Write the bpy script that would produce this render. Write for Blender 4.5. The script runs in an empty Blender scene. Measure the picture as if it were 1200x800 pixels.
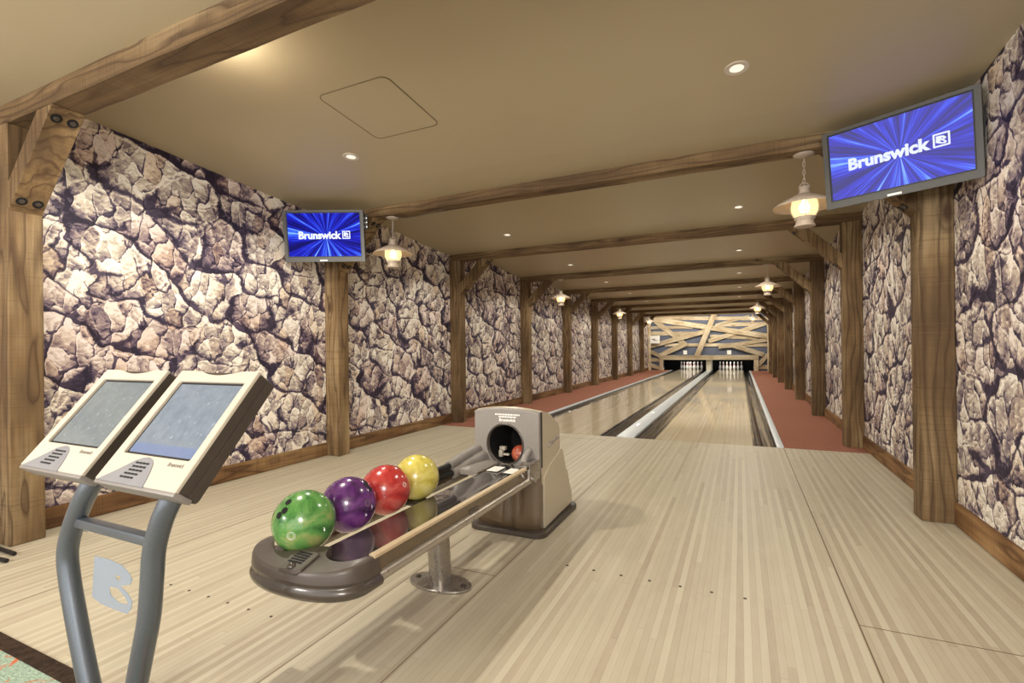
import bpy, bmesh, math, random
from mathutils import Vector, Matrix
random.seed(7)
C = bpy.context.scene.collection
PI = math.pi

# ------------------------------------------------------------------ materials
class NT:
    def __init__(s, name):
        s.m = bpy.data.materials.new(name); s.m.use_nodes = True
        s.t = s.m.node_tree; s.t.nodes.clear()
        s.out = s.t.nodes.new('ShaderNodeOutputMaterial')
        s.b = s.t.nodes.new('ShaderNodeBsdfPrincipled')
        s.t.links.new(s.b.outputs[0], s.out.inputs[0])
    def n(s, typ, **kw):
        x = s.t.nodes.new(typ)
        for k, v in kw.items(): setattr(x, k, v)
        return x
    def l(s, a, b): s.t.links.new(a, b)
    def val(s, v, sock):
        if hasattr(v, 'is_linked') or hasattr(v, 'links'): s.l(v, sock)
        else:
            if isinstance(v, tuple) and len(v) == 3 and sock.type == 'RGBA': v = v+(1,)
            sock.default_value = v
    def math(s, op, a, b=0.0, c=None):
        x = s.n('ShaderNodeMath', operation=op); s.val(a, x.inputs[0]); s.val(b, x.inputs[1])
        if c is not None: s.val(c, x.inputs[2])
        return x.outputs[0]
    def mix(s, f, a, b, blend='MIX'):
        x = s.n('ShaderNodeMix', data_type='RGBA', blend_type=blend)
        s.val(f, x.inputs[0]); s.val(a, x.inputs[6]); s.val(b, x.inputs[7]); return x.outputs[2]
    def ramp(s, f, stops, interp='LINEAR'):
        x = s.n('ShaderNodeValToRGB'); x.color_ramp.interpolation = interp
        e = x.color_ramp.elements
        while len(e) < len(stops): e.new(0.5)
        for i, (p, c) in enumerate(stops):
            e[i].position = p
            e[i].color = (c, c, c, 1) if isinstance(c, (int, float)) else (c[0], c[1], c[2], 1)
        s.l(f, x.inputs[0]); return x.outputs[0]
    def noise(s, vec, scale, detail=3, rough=.5, dist=0, out=0):
        x = s.n('ShaderNodeTexNoise'); s.l(vec, x.inputs['Vector'])
        x.inputs['Scale'].default_value = scale; x.inputs['Detail'].default_value = detail
        x.inputs['Roughness'].default_value = rough; x.inputs['Distortion'].default_value = dist
        return x.outputs[out]
    def mapping(s, vec, sc=(1, 1, 1), loc=(0, 0, 0), rot=(0, 0, 0)):
        x = s.n('ShaderNodeMapping'); s.l(vec, x.inputs[0])
        x.inputs['Scale'].default_value = sc; x.inputs['Location'].default_value = loc; x.inputs['Rotation'].default_value = rot
        return x.outputs[0]
    def obj(s): return s.n('ShaderNodeTexCoord').outputs['Object']
    def pos(s): return s.n('ShaderNodeNewGeometry').outputs['Position']
    def bump(s, h, strength=.3, dist=.01):
        x = s.n('ShaderNodeBump'); x.inputs['Strength'].default_value = strength; x.inputs['Distance'].default_value = dist
        s.l(h, x.inputs['Height']); s.l(x.outputs[0], s.b.inputs['Normal'])
    def set(s, **kw):
        mp = dict(col='Base Color', rough='Roughness', metal='Metallic', spec='Specular IOR Level', trans='Transmission Weight',
                  coat='Coat Weight', coatr='Coat Roughness', ior='IOR', alpha='Alpha', emis='Emission Color', es='Emission Strength')
        for k, v in kw.items():
            sk = s.b.inputs[mp[k]]
            if isinstance(v, tuple): v = (v[0], v[1], v[2], 1)
            s.val(v, sk)
        return s.m

def srgb(r, g, b):
    f = lambda c: (c/255/12.92) if c/255 <= .04045 else ((c/255+.055)/1.055)**2.4
    return (f(r), f(g), f(b))
def plain(name, col, rough=.5, metal=0, **kw):
    return NT(name).set(col=col, rough=rough, metal=metal, **kw)

def mat_timber(name, dark, mid, light, red, along_y=False):
    t = NT(name); v = t.obj()
    if along_y: v = t.mapping(v, (1, 1, 1), (0, 0, 0), (PI/2, 0, 0))
    rnd = t.n('ShaderNodeObjectInfo').outputs['Random']
    off = t.n('ShaderNodeCombineXYZ'); t.l(t.math('MULTIPLY', rnd, 37.0), off.inputs[0]); t.l(t.math('MULTIPLY', rnd, 91.0), off.inputs[2])
    add = t.n('ShaderNodeVectorMath', operation='ADD'); t.l(v, add.inputs[0]); t.l(off.outputs[0], add.inputs[1]); v = add.outputs[0]
    # rings: a warped distance field stretched along the timber
    w = t.n('ShaderNodeTexWave', wave_type='BANDS', bands_direction='X', wave_profile='SAW')
    mv = t.mapping(v, (1, 1, .16)); t.l(mv, w.inputs['Vector'])
    w.inputs['Scale'].default_value = 5.5; w.inputs['Distortion'].default_value = 16; w.inputs['Detail'].default_value = 2.5
    w.inputs['Detail Scale'].default_value = 1.1; w.inputs['Detail Roughness'].default_value = .45
    g = t.noise(t.mapping(v, (46, 46, 1.1)), 1, 5, .65)
    saw = t.noise(t.mapping(v, (1.6, 1.6, 120)), 1, 3, .6, .3)
    big = t.noise(t.mapping(v, (4, 4, 1.1)), 1, 3, .55)
    c = t.ramp(big, [(.28, dark), (.5, mid), (.72, light)])
    c = t.mix(t.ramp(w.outputs[0], [(.0, .9), (.10, .22), (.3, 0), (.72, 0), (1, .75)]), c, red)
    c = t.mix(t.ramp(g, [(.36, .5), (.56, 0)]), c, dark)
    c = t.mix(t.ramp(saw, [(.34, .40), (.46, 0), (.62, 0), (.76, .18)]), c, t.mix(t.ramp(saw, [(.49, 0), (.51, 1)], 'CONSTANT'), dark, light))
    kn = t.n('ShaderNodeTexVoronoi'); t.l(t.mapping(v, (3.2, 3.2, 1.35)), kn.inputs['Vector']); kn.inputs['Scale'].default_value = 1
    c = t.mix(t.ramp(kn.outputs[0], [(.06, .9), (.12, .2), (.15, .45), (.2, 0)]), c, red)
    hs = t.n('ShaderNodeHueSaturation'); t.l(c, hs.inputs['Color'])
    t.l(t.math('MULTIPLY_ADD', rnd, .35, .83), hs.inputs['Value'])
    t.bump(t.math('ADD', saw, g), .35, .006)
    return t.set(col=hs.outputs[0], rough=.72, spec=.3)

TIMBER = mat_timber('rough_sawn_timber', srgb(80, 62, 42), srgb(122, 98, 67), srgb(160, 138, 104), srgb(66, 45, 29))
PLANKW = mat_timber('pale_reclaimed_plank', srgb(150, 132, 106), srgb(200, 184, 154), srgb(226, 214, 190), srgb(146, 118, 86))
TRIMW = mat_timber('baseboard_timber', srgb(84, 58, 36), srgb(132, 98, 62), srgb(162, 130, 90), srgb(72, 44, 26), True)

def mat_rock():
    t = NT('rock_photo_wallpaper'); p = t.pos()
    sx = t.n('ShaderNodeSeparateXYZ'); t.l(p, sx.inputs[0])
    cb = t.n('ShaderNodeCombineXYZ'); t.l(t.math('ADD', sx.outputs[1], t.math('MULTIPLY', sx.outputs[0], 3.7)), cb.inputs[0]); t.l(sx.outputs[2], cb.inputs[1])
    v = cb.outputs[0]
    def warp(vec, scale, amt, det=2):
        nn = t.noise(vec, scale, det, .55, 0, 1)
        s1 = t.n('ShaderNodeVectorMath', operation='SUBTRACT'); t.l(nn, s1.inputs[0]); s1.inputs[1].default_value = (.5, .5, .5)
        s3 = t.n('ShaderNodeVectorMath', operation='MULTIPLY'); t.l(s1.outputs[0], s3.inputs[0]); s3.inputs[1].default_value = (amt, amt, 0)
        s4 = t.n('ShaderNodeVectorMath', operation='ADD'); t.l(vec, s4.inputs[0]); t.l(s3.outputs[0], s4.inputs[1]); return s4.outputs[0]
    def voro(vec, scale, feat='F1', metric=None):
        x = t.n('ShaderNodeTexVoronoi', feature=feat); x.voronoi_dimensions = '2D'; t.l(vec, x.inputs['Vector'])
        x.inputs['Scale'].default_value = scale
        return x
    def sep(node):
        s = t.n('ShaderNodeSeparateColor'); t.l(node.outputs['Color'], s.inputs[0]); return s.outputs
    def facet(node, vec, scale):      # each shard slopes its own way
        sb = t.n('ShaderNodeVectorMath', operation='SUBTRACT'); t.l(vec, sb.inputs[0]); t.l(node.outputs['Position'], sb.inputs[1])
        d0 = t.n('ShaderNodeVectorMath', operation='SUBTRACT'); t.l(node.outputs['Color'], d0.inputs[0]); d0.inputs[1].default_value = (.35, .2, .5)
        dt = t.n('ShaderNodeVectorMath', operation='DOT_PRODUCT'); t.l(sb.outputs[0], dt.inputs[0]); t.l(d0.outputs[0], dt.inputs[1])
        return t.math('MULTIPLY', dt.outputs['Value'], scale)
    A_ = warp(warp(t.mapping(v, (.92, 1.25, 1), (0, 0, 0), (0, 0, .55)), 1.9, .30), 7, .13, 5)
    B_ = warp(warp(t.mapping(v, (1.35, .8, 1), (4, 2, 0), (0, 0, -.5)), 3.5, .18), 13, .08, 5)
    C_ = warp(t.mapping(v, (1, 1.7, 1), (1, 7, 0), (0, 0, .9)), 9, .10)
    big, bige = voro(A_, 2.8), voro(A_, 2.8, 'DISTANCE_TO_EDGE')
    med, mede = voro(B_, 7.6), voro(B_, 7.6, 'DISTANCE_TO_EDGE')
    sm, sme = voro(C_, 22), voro(C_, 22, 'DISTANCE_TO_EDGE')
    b, m_, q = sep(big), sep(med), sep(sm)
    grain = t.noise(A_, 34, 7, .72, 1.0)
    streak = t.noise(t.mapping(B_, (6, 30, 1), (0, 0, 0), (0, 0, 1.0)), 1, 5, .65, .6)
    low = t.noise(v, 1.5, 3, .5); low2 = t.noise(A_, 4.5, 3, .6)
    tone = t.math('MULTIPLY_ADD', b[0], .18, .50)
    tone = t.math('ADD', tone, t.math('MULTIPLY_ADD', m_[1], .36, -.18))
    tone = t.math('ADD', tone, t.math('MULTIPLY_ADD', q[0], .20, -.10))
    tone = t.math('MULTIPLY_ADD', facet(big, A_, 2.8), .34, tone)
    tone = t.math('MULTIPLY_ADD', facet(med, B_, 7.6), .80, tone)
    tone = t.math('MULTIPLY_ADD', facet(sm, C_, 22), .50, tone)
    tone = t.math('ADD', tone, t.math('MULTIPLY_ADD', grain, .70, -.35))
    tone = t.math('ADD', tone, t.math('MULTIPLY_ADD', streak, .44, -.22))
    tone = t.math('ADD', tone, t.math('MULTIPLY_ADD', low, .30, -.13))
    # ragged dark hollows between boulders: wide in places, closed in others
    def down(node, vec, scale, d):
        sb = t.n('ShaderNodeVectorMath', operation='SUBTRACT'); t.l(vec, sb.inputs[0]); t.l(node.outputs['Position'], sb.inputs[1])
        dt = t.n('ShaderNodeVectorMath', operation='DOT_PRODUCT'); t.l(sb.outputs[0], dt.inputs[0]); dt.inputs[1].default_value = d
        return t.math('MULTIPLY', dt.outputs['Value'], scale)
    dn1 = down(big, A_, 2.8, (-.30, -.95, 0)); dn2 = down(med, B_, 7.6, (.45, -.89, 0))
    wid = t.math('MULTIPLY', t.math('MULTIPLY', t.ramp(low2, [(.34, .15), (.62, 1)]), t.ramp(dn1, [(.0, .0), (.55, 1)])), .20)
    open1 = t.ramp(t.math('ADD', low2, t.math('MULTIPLY', dn1, .35)), [(.40, 0), (.52, 1)])
    h1 = t.math('SUBTRACT', t.math('ADD', bige.outputs[0], t.math('MULTIPLY_ADD', grain, .16, -.08)), wid)
    hol = t.math('SUBTRACT', 1.0, t.math('MULTIPLY', open1, t.ramp(h1, [(-.10, .80), (-.02, .64), (.03, .34), (.12, 0)])))
    lowm = t.noise(B_, 5, 3, .6)
    wid2 = t.math('MULTIPLY', t.math('MULTIPLY', t.ramp(lowm, [(.42, .0), (.66, 1)]), t.ramp(dn2, [(-.1, .0), (.5, 1)])), .24)
    open2 = t.ramp(t.math('ADD', lowm, t.math('MULTIPLY', dn2, .35)), [(.44, .0), (.58, 1)])
    h2 = t.math('SUBTRACT', t.math('ADD', mede.outputs[0], t.math('MULTIPLY_ADD', grain, .14, -.07)), wid2)
    hol2 = t.math('SUBTRACT', 1.0, t.math('MULTIPLY', open2, t.ramp(h2, [(-.05, .72), (.0, .58), (.02, .32), (.07, 0)])))
    ridge = t.math('MULTIPLY', t.ramp(mede.outputs[0], [(.0, 1), (.014, .6), (.035, 0)]), t.math('SUBTRACT', 1.0, open2))
    ridge2 = t.math('MULTIPLY', t.ramp(sme.outputs[0], [(.0, 1), (.05, 0)]), t.ramp(t.noise(B_, 7, 2, .5), [(.5, 0), (.6, 1)]))
    tone = t.math('ADD', t.math('MULTIPLY_ADD', ridge, .26, tone), t.math('MULTIPLY', ridge2, .24))
    lin = t.ramp(sme.outputs[0], [(.0, .62), (.035, 1)])
    rim = t.math('MULTIPLY', t.ramp(h1, [(.02, 0), (.05, 1), (.10, 0)]), t.math('MULTIPLY', t.ramp(dn1, [(-.5, 1), (.1, 0)]), .38))
    rim2 = t.math('MULTIPLY', t.ramp(h2, [(.02, 0), (.05, 1), (.09, 0)]), t.math('MULTIPLY', t.ramp(dn2, [(-.5, 1), (.1, 0)]), .30))
    tone = t.math('ADD', tone, t.math('ADD', rim, rim2))
    tone = t.math('MULTIPLY', t.math('MULTIPLY', tone, hol), t.math('MULTIPLY', hol2, lin))
    col = t.ramp(tone, [(.05, srgb(42, 37, 54)), (.18, srgb(84, 74, 94)), (.31, srgb(128, 114, 122)), (.46, srgb(168, 154, 148)),
                        (.62, srgb(204, 193, 178)), (.86, srgb(238, 233, 224))])
    col = t.mix(t.ramp(b[1], [(.55, 0), (.95, .45)]), col, t.mix(1, col, srgb(226, 204, 214), 'MULTIPLY'))
    col = t.mix(t.ramp(m_[2], [(.66, 0), (.98, .38)]), col, t.mix(1, col, srgb(232, 196, 158), 'MULTIPLY'))
    return t.set(col=col, rough=.6, spec=.25)
ROCK = mat_rock()

def mat_boards(name, a, b, c, rough, width=.027, length=1.9, coat=.0):
    t = NT(name); p = t.pos(); s = t.n('ShaderNodeSeparateXYZ'); t.l(p, s.inputs[0])
    xs = t.math('DIVIDE', s.outputs[0], width); xi = t.math('FLOOR', xs); xf = t.math('FRACT', xs)
    wn = t.n('ShaderNodeTexWhiteNoise', noise_dimensions='1D'); t.l(xi, wn.inputs['W'])
    ys = t.math('ADD', t.math('DIVIDE', s.outputs[1], length), t.math('MULTIPLY', wn.outputs['Value'], 7.3))
    yi = t.math('FLOOR', ys); yf = t.math('FRACT', ys)
    cb = t.n('ShaderNodeCombineXYZ'); t.l(xi, cb.inputs[0]); t.l(yi, cb.inputs[1])
    w2 = t.n('ShaderNodeTexWhiteNoise', noise_dimensions='2D'); t.l(cb.outputs[0], w2.inputs['Vector'])
    alt = t.math('MULTIPLY_ADD', t.math('ABSOLUTE', t.math('MODULO', xi, 2)), .26, t.math('MULTIPLY', w2.outputs['Value'], .48))
    g = t.noise(t.mapping(p, (60, 3, 1)), 1, 3, .6)
    fig = t.noise(t.mapping(p, (14, 5, 1)), 1, 3, .55, 1.2)
    f = t.math('ADD', t.math('ADD', alt, t.math('MULTIPLY_ADD', g, .30, -.15)), t.math('MULTIPLY_ADD', fig, .36, -.18))
    col = t.ramp(f, [(.05, a), (.45, b), (.95, c)])
    seam = t.math('MAXIMUM', t.ramp(xf, [(0, .42), (.05, 0), (.95, 0), (1, .42)]), t.ramp(yf, [(0, .3), (.002, 0)]))
    col = t.mix(seam, col, srgb(120, 100, 74))
    t.l(t.math('MULTIPLY_ADD', g, .12, rough-.05), t.b.inputs['Roughness'])
    return t.set(col=col, spec=.5, coat=coat, coatr=.06)
APPR = mat_boards('maple_approach_boards', srgb(188, 180, 159), srgb(177, 167, 146), srgb(158, 144, 125), .46, coat=.0)
LANEM = mat_boards('oiled_maple_lane', srgb(220, 209, 184), srgb(208, 195, 168), srgb(192, 176, 148), .17, coat=.5)

def mat_ceiling():
    t = NT('tan_satin_ceiling_paint'); p = t.pos()
    n = t.noise(p, 1.1, 3, .5); f = t.noise(p, 160, 2, .5)
    t.bump(f, .05, .002)
    return t.set(col=t.mix(n, srgb(166, 153, 124), srgb(174, 161, 132)), rough=.42, spec=.45)
CEIL = mat_ceiling()
def mat_carpet(name, cols, sc):
    t = NT(name); p = t.pos(); n = t.noise(p, sc, 2, .6); f = t.noise(p, 260, 2, .7); w = t.noise(p, 2.2, 3, .5)
    c = t.ramp(n, [(.3, cols[0]), (.5, cols[1]), (.7, cols[2])])
    c = t.mix(t.ramp(f, [(.35, .35), (.6, 0)]), c, tuple(x*.5 for x in cols[0])+(1,))
    t.bump(f, .5, .004)
    return t.set(col=c, rough=.95, spec=.1)
RUST = mat_carpet('rust_red_carpet', [srgb(134, 88, 72), srgb(152, 102, 84), srgb(168, 116, 96)], 90)
def mat_teal():
    t = NT('teal_patterned_carpet'); p = t.pos()
    f = t.noise(t.mapping(p, (60, 200, 1)), 1, 3, .7)
    c = t.ramp(f, [(.3, srgb(96, 118, 108)), (.5, srgb(140, 160, 144)), (.7, srgb(176, 186, 166))])
    pt = t.noise(p, 6.5, 3, .6, 1.0)
    c = t.mix(t.ramp(pt, [(.53, 0), (.57, .9)]), c, srgb(186, 92, 52))
    c = t.mix(t.ramp(pt, [(.30, .6), (.36, 0)]), c, srgb(104, 124, 92))
    t.bump(f, .4, .004)
    return t.set(col=c, rough=.95, spec=.1)
TEAL = mat_teal()

def mat_grime(name, col, col2, rough, sc=18, metal=0, coat=0):
    t = NT(name); n = t.noise(t.obj(), sc, 4, .6)
    t.l(t.math('MULTIPLY_ADD', n, .16, rough-.08), t.b.inputs['Roughness'])
    return t.set(col=t.mix(n, col, col2), metal=metal, coat=coat)
def mat_hammer(name, col, rough):
    t = NT(name); n = t.noise(t.obj(), 420, 2, .6)
    return t.set(col=t.mix(n, tuple(c*.72 for c in col)+(1,), tuple(min(1, c*1.25) for c in col)+(1,)), rough=rough, metal=.65)
SILVER = mat_hammer('silver_grey_speckled_tube', srgb(112, 120, 129), .34)
CREAM = mat_grime('cream_plastic', srgb(190, 180, 163), srgb(200, 191, 175), .5, 6)
DKBROWN = mat_grime('dark_brown_plastic', srgb(58, 50, 44), srgb(70, 62, 54), .42, 30)
GREYP = mat_grime('mid_grey_plastic', srgb(122, 122, 126), srgb(136, 136, 140), .5, 20)
BLACK = plain('black_plastic', srgb(22, 21, 22), .5)
HOLE = plain('black_recess', srgb(10, 9, 9), .8)
TARGRAY = mat_grime('smoky_brown_gloss_moulding', srgb(60, 53, 47), srgb(76, 68, 61), .24, 25, 0, .35)
HOODGREY = mat_grime('warm_grey_moulding', srgb(126, 121, 117), srgb(140, 135, 130), .42, 30)
HOODBEIGE = mat_grime('champagne_beige_moulding', srgb(184, 174, 154), srgb(195, 185, 164), .36, 12, .2)
BRONZE = mat_grime('bronze_brown_gloss_panel', srgb(84, 68, 50), srgb(108, 90, 68), .2, 8, .25, .5)
RAILTUBE = mat_grime('brushed_rail_tube', srgb(168, 160, 148), srgb(186, 178, 166), .3, 20, .6)
LIPD = plain('dark_tan_panel_edge', srgb(112, 98, 72), .6)
LIP = mat_grime('tan_rail_lip', srgb(176, 156, 128), srgb(196, 176, 146), .35, 14)
DECK = mat_grime('brown_grey_deck_moulding', srgb(68, 60, 54), srgb(84, 75, 68), .36, 30)
TRAY = mat_grime('polished_smoky_tray', srgb(58, 54, 54), srgb(92, 86, 86), .07, 9, 0, 1)
STEEL = mat_grime('satin_steel', srgb(150, 144, 138), srgb(172, 166, 158), .28, 18, .8)
GUTTER = mat_grime('black_gloss_gutter', srgb(34, 34, 37), srgb(58, 58, 62), .18, 14, 0, .5)
CAPPING = mat_grime('pale_grey_capping', srgb(188, 196, 202), srgb(212, 217, 221), .38, 10, 0, .1)
WHITE = plain('white_sheet', srgb(236, 234, 228), .5)
SLATE = plain('slate_blue_wall', srgb(92, 98, 116), .75)
PIT = plain('black_pit_lining', srgb(12, 11, 12), .9)
LAMPW = mat_grime('weathered_white_enamel', srgb(158, 142, 128), srgb(192, 178, 162), .55, 40)
EDGE = mat_carpet('dark_brown_edging', [srgb(44, 34, 28), srgb(58, 46, 38), srgb(70, 56, 46)], 40)
TVGREY = mat_grime('grey_television_bezel', srgb(64, 64, 62), srgb(74, 74, 71), .45, 12)
PINW = plain('white_pin_plastic', srgb(236, 232, 226), .25, coat=.5)
PINR = plain('red_pin_stripe', srgb(180, 36, 30), .3)
ETCH = NT('frosted_blue_grey_etching').set(col=srgb(150, 162, 176), rough=.6, alpha=.72)
GLASS = NT('clear_acrylic').set(col=(.97, .98, .98), rough=.02, trans=1.0, ior=1.05, spec=.2)
DOT = plain('dark_floor_dot', srgb(58, 46, 36), .6)
SEAM = plain('dark_floor_seam', srgb(104, 86, 62), .7)
FRAMELIGHT = plain('pale_wall_panel', srgb(200, 192, 172), .6)

def mat_lampglass():
    t = NT('ribbed_lamp_glass')
    return t.set(col=srgb(250, 238, 214), rough=.15, trans=.85, ior=1.1, emis=srgb(255, 226, 170), es=.35)
LGLASS = mat_lampglass()
def emit(name, col, s): return NT(name).set(col=(0, 0, 0), emis=col, es=s, rough=.4)
BULB = emit('glowing_bulb', srgb(255, 224, 170), 9.0)
LENS = emit('glowing_downlight_lens', srgb(255, 244, 220), 1.1)

def mat_tv(strength, white):
    t = NT('blue_starburst_screen'); o = t.obj(); s = t.n('ShaderNodeSeparateXYZ'); t.l(o, s.inputs[0])
    x, z = s.outputs[0], s.outputs[1]
    cx, cz = t.math('ADD', x, -.02), t.math('ADD', z, .01)
    a = t.math('ARCTAN2', cz, cx); r = t.math('SQRT', t.math('ADD', t.math('MULTIPLY', cx, cx), t.math('MULTIPLY', cz, cz)))
    cb = t.n('ShaderNodeCombineXYZ'); t.l(t.math('MULTIPLY', t.math('SINE', a), 4.0), cb.inputs[0]); t.l(t.math('MULTIPLY', t.math('COSINE', a), 4.0), cb.inputs[1])
    t.l(t.math('MULTIPLY', r, .5), cb.inputs[2])
    n = t.noise(cb.outputs[0], 2.6, 5, .68)
    big = t.noise(cb.outputs[0], .55, 2, .5)
    f = t.math('ADD', t.math('MULTIPLY_ADD', n, 2.0, -.60), t.math('MULTIPLY_ADD', big, 1.5, -.74))
    col = t.ramp(f, [(.16, srgb(12, 10, 92)), (.40, srgb(26, 28, 178)), (.58, srgb(44, 74, 226)), (.76, srgb(104, 164, 250)), (.95, srgb(205, 225, 255))])
    col = t.mix(white, col, srgb(176, 170, 232))
    return t.set(col=(0, 0, 0), emis=col, es=strength, rough=.5, spec=.04)
TVL = mat_tv(1.35, .0); TVR = mat_tv(1.3, .16)
def mat_kscreen(name, top, low, band):
    t = NT(name); o = t.obj(); s = t.n('ShaderNodeSeparateXYZ'); t.l(o, s.inputs[0])
    n = t.noise(o, 26, 4, .6); sp = t.noise(o, 60, 3, .6)
    c = t.mix(t.ramp(n, [(.3, 0), (.7, 1)]), low, top)
    c = t.mix(t.ramp(sp, [(.62, 0), (.72, .55)]), c, srgb(206, 218, 226))
    if band: c = t.mix(t.ramp(s.outputs[1], [(.028, .8), (.032, 0)]), c, srgb(136, 154, 194))
    return t.set(col=(.01, .01, .012), emis=c, es=1.0, rough=.15)
KSCR = mat_kscreen('blue_grey_touch_screen', srgb(162, 172, 180), srgb(140, 152, 162), True)
KSCL = mat_kscreen('grey_touch_screen', srgb(154, 160, 156), srgb(138, 146, 144), False)
LETTER = emit('white_screen_lettering', srgb(232, 240, 255), 1.0)
LETTERP = plain('white_printed_lettering', srgb(240, 238, 232), .5)
LETTERG = plain('grey_printed_lettering', srgb(120, 112, 104), .5)
CHROME = plain('silver_badge_lettering', srgb(190, 186, 186), .25, .7)

def mat_ball(name, a, b, c, sc=7):
    t = NT(name); v = t.obj(); n = t.noise(v, sc, 5, .6, 2.2); m = t.noise(v, sc*.5, 3, .5, 1.0)
    col = t.ramp(t.math('ADD', t.math('MULTIPLY', n, .7), t.math('MULTIPLY', m, .3)), [(.33, a), (.5, b), (.66, c)])
    return t.set(col=col, rough=.22, coat=.5, coatr=.06)
BG = mat_ball('green_swirl_ball', srgb(48, 104, 48), srgb(96, 152, 78), srgb(164, 166, 104))
BP = mat_ball('purple_swirl_ball', srgb(44, 18, 56), srgb(92, 40, 110), srgb(128, 70, 138))
BR = mat_ball('red_swirl_ball', srgb(148, 30, 32), srgb(184, 58, 54), srgb(204, 108, 96))
BY = mat_ball('yellow_swirl_ball', srgb(178, 162, 62), srgb(208, 196, 100), srgb(220, 210, 140))
BO = mat_ball('rust_red_ball', srgb(130, 52, 36), srgb(164, 80, 58), srgb(190, 110, 84))

# ------------------------------------------------------------------ mesh helpers
def new(): return bmesh.new()
def box(bm, x0, x1, y0, y1, z0, z1, bev=0, mi=0):
    m = Matrix.Translation(((x0+x1)/2, (y0+y1)/2, (z0+z1)/2)) @ Matrix.Diagonal((abs(x1-x0), abs(y1-y0), abs(z1-z0), 1))
    n0 = set(bm.faces) if mi else None
    r = bmesh.ops.create_cube(bm, size=1, matrix=m)
    if bev:
        es = list({e for v in r['verts'] for e in v.link_edges})
        bmesh.ops.bevel(bm, geom=es, offset=bev, segments=2, profile=.6, affect='EDGES')
    if mi:
        for f in bm.faces:
            if f not in n0: f.material_index = mi
def cyl(bm, p, q, r, seg=20, r2=None, caps=True):
    p, q = Vector(p), Vector(q); d = q-p
    m = Matrix.Translation((p+q)/2) @ d.to_track_quat('Z', 'Y').to_matrix().to_4x4()
    return bmesh.ops.create_cone(bm, cap_ends=caps, segments=seg, radius1=r, radius2=r if r2 is None else r2, depth=d.length, matrix=m)
def tube(bm, pts, r, seg=14, closed=False, caps=True):
    pts = [Vector(p) for p in pts]; n = len(pts); rings = []
    rr = r if isinstance(r, (list, tuple)) else [r]*n
    up = None
    for i, p in enumerate(pts):
        a = pts[(i-1) % n] if (closed or i) else p; b = pts[(i+1) % n] if (closed or i < n-1) else p
        t = (b-a).normalized()
        if up is None: up = t.orthogonal().normalized()
        else: up = (up-t*up.dot(t)).normalized()
        s = t.cross(up)
        rings.append([bm.verts.new(p+(up*math.cos(2*PI*k/seg)+s*math.sin(2*PI*k/seg))*rr[i]) for k in range(seg)])
    for i in range(n if closed else n-1):
        A, B = rings[i], rings[(i+1) % n]
        for k in range(seg): bm.faces.new((A[k], A[(k+1) % seg], B[(k+1) % seg], B[k]))
    if caps and not closed:
        bm.faces.new(rings[0][::-1]); bm.faces.new(rings[-1])
def smooth_path(pts, n=8):
    P = [Vector(p) for p in pts]; out = []
    for i in range(len(P)-1):
        a = P[max(i-1, 0)]; b = P[i]; c = P[i+1]; d = P[min(i+2, len(P)-1)]
        for k in range(n):
            t = k/n
            out.append(.5*((2*b)+(c-a)*t+(2*a-5*b+4*c-d)*t*t+(3*b-a-3*c+d)*t**3))
    out.append(P[-1]); return out
def lathe(bm, prof, seg=32, c=(0, 0, 0)):
    rings = []
    for r, z in prof:
        if r < 1e-6: rings.append([bm.verts.new((c[0], c[1], c[2]+z))])
        else: rings.append([bm.verts.new((c[0]+r*math.cos(2*PI*k/seg), c[1]+r*math.sin(2*PI*k/seg), c[2]+z)) for k in range(seg)])
    for A, B in zip(rings, rings[1:]):
        for k in range(seg):
            a0, a1 = A[k % len(A)], A[(k+1) % len(A)]; b0, b1 = B[k % len(B)], B[(k+1) % len(B)]
            vs = [];
            for v in (a0, a1, b1, b0):
                if v not in vs: vs.append(v)
            if len(vs) > 2:
                try: bm.faces.new(vs)
                except ValueError: pass
def prism(bm, poly, fn, d0, d1):
    """closed 2-D polygon (a,b) swept from depth d0 to d1; fn(a,b,d) -> point"""
    A = [bm.verts.new(fn(a, b, d0)) for a, b in poly]; B = [bm.verts.new(fn(a, b, d1)) for a, b in poly]
    n = len(poly)
    for i in range(n): bm.faces.new((A[i], A[(i+1) % n], B[(i+1) % n], B[i]))
    f0 = bm.faces.new(A[::-1]); f1 = bm.faces.new(B)
    bmesh.ops.triangulate(bm, faces=[f for f in (f0, f1) if len(f.verts) > 4])
def plate_holes(bm, outer, holes, fn, d0, d1):
    """plate with holes: outer and holes are 2-D loops"""
    for d, flip in ((d0, True), (d1, False)):
        es = []
        for lp in [outer]+holes:
            vs = [bm.verts.new(fn(a, b, d)) for a, b in lp]
            es += [bm.edges.new((vs[i], vs[(i+1) % len(vs)])) for i in range(len(vs))]
        bmesh.ops.triangle_fill(bm, edges=es, use_beauty=True, use_dissolve=False)
    for lp in [outer]+holes:
        A = [bm.verts.new(fn(a, b, d0)) for a, b in lp]; B = [bm.verts.new(fn(a, b, d1)) for a, b in lp]
        n = len(lp)
        for i in range(n): bm.faces.new((A[i], A[(i+1) % n], B[(i+1) % n], B[i]))
    bmesh.ops.remove_doubles(bm, verts=bm.verts, dist=1e-5)
def rrect(x0, x1, y0, y1, r, n=5):
    out = []
    for cx, cy, a0 in ((x1-r, y1-r, 0), (x0+r, y1-r, PI/2), (x0+r, y0+r, PI), (x1-r, y0+r, 1.5*PI)):
        for k in range(n+1):
            a = a0+PI/2*k/n; out.append((cx+r*math.cos(a), cy+r*math.sin(a)))
    return out
def circle(cx, cy, rx, ry=None, n=36):
    ry = ry or rx
    return [(cx+rx*math.cos(2*PI*k/n), cy+ry*math.sin(2*PI*k/n)) for k in range(n)]
def flat(p): return lambda a, b, d: Vector((a, b, d))

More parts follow.
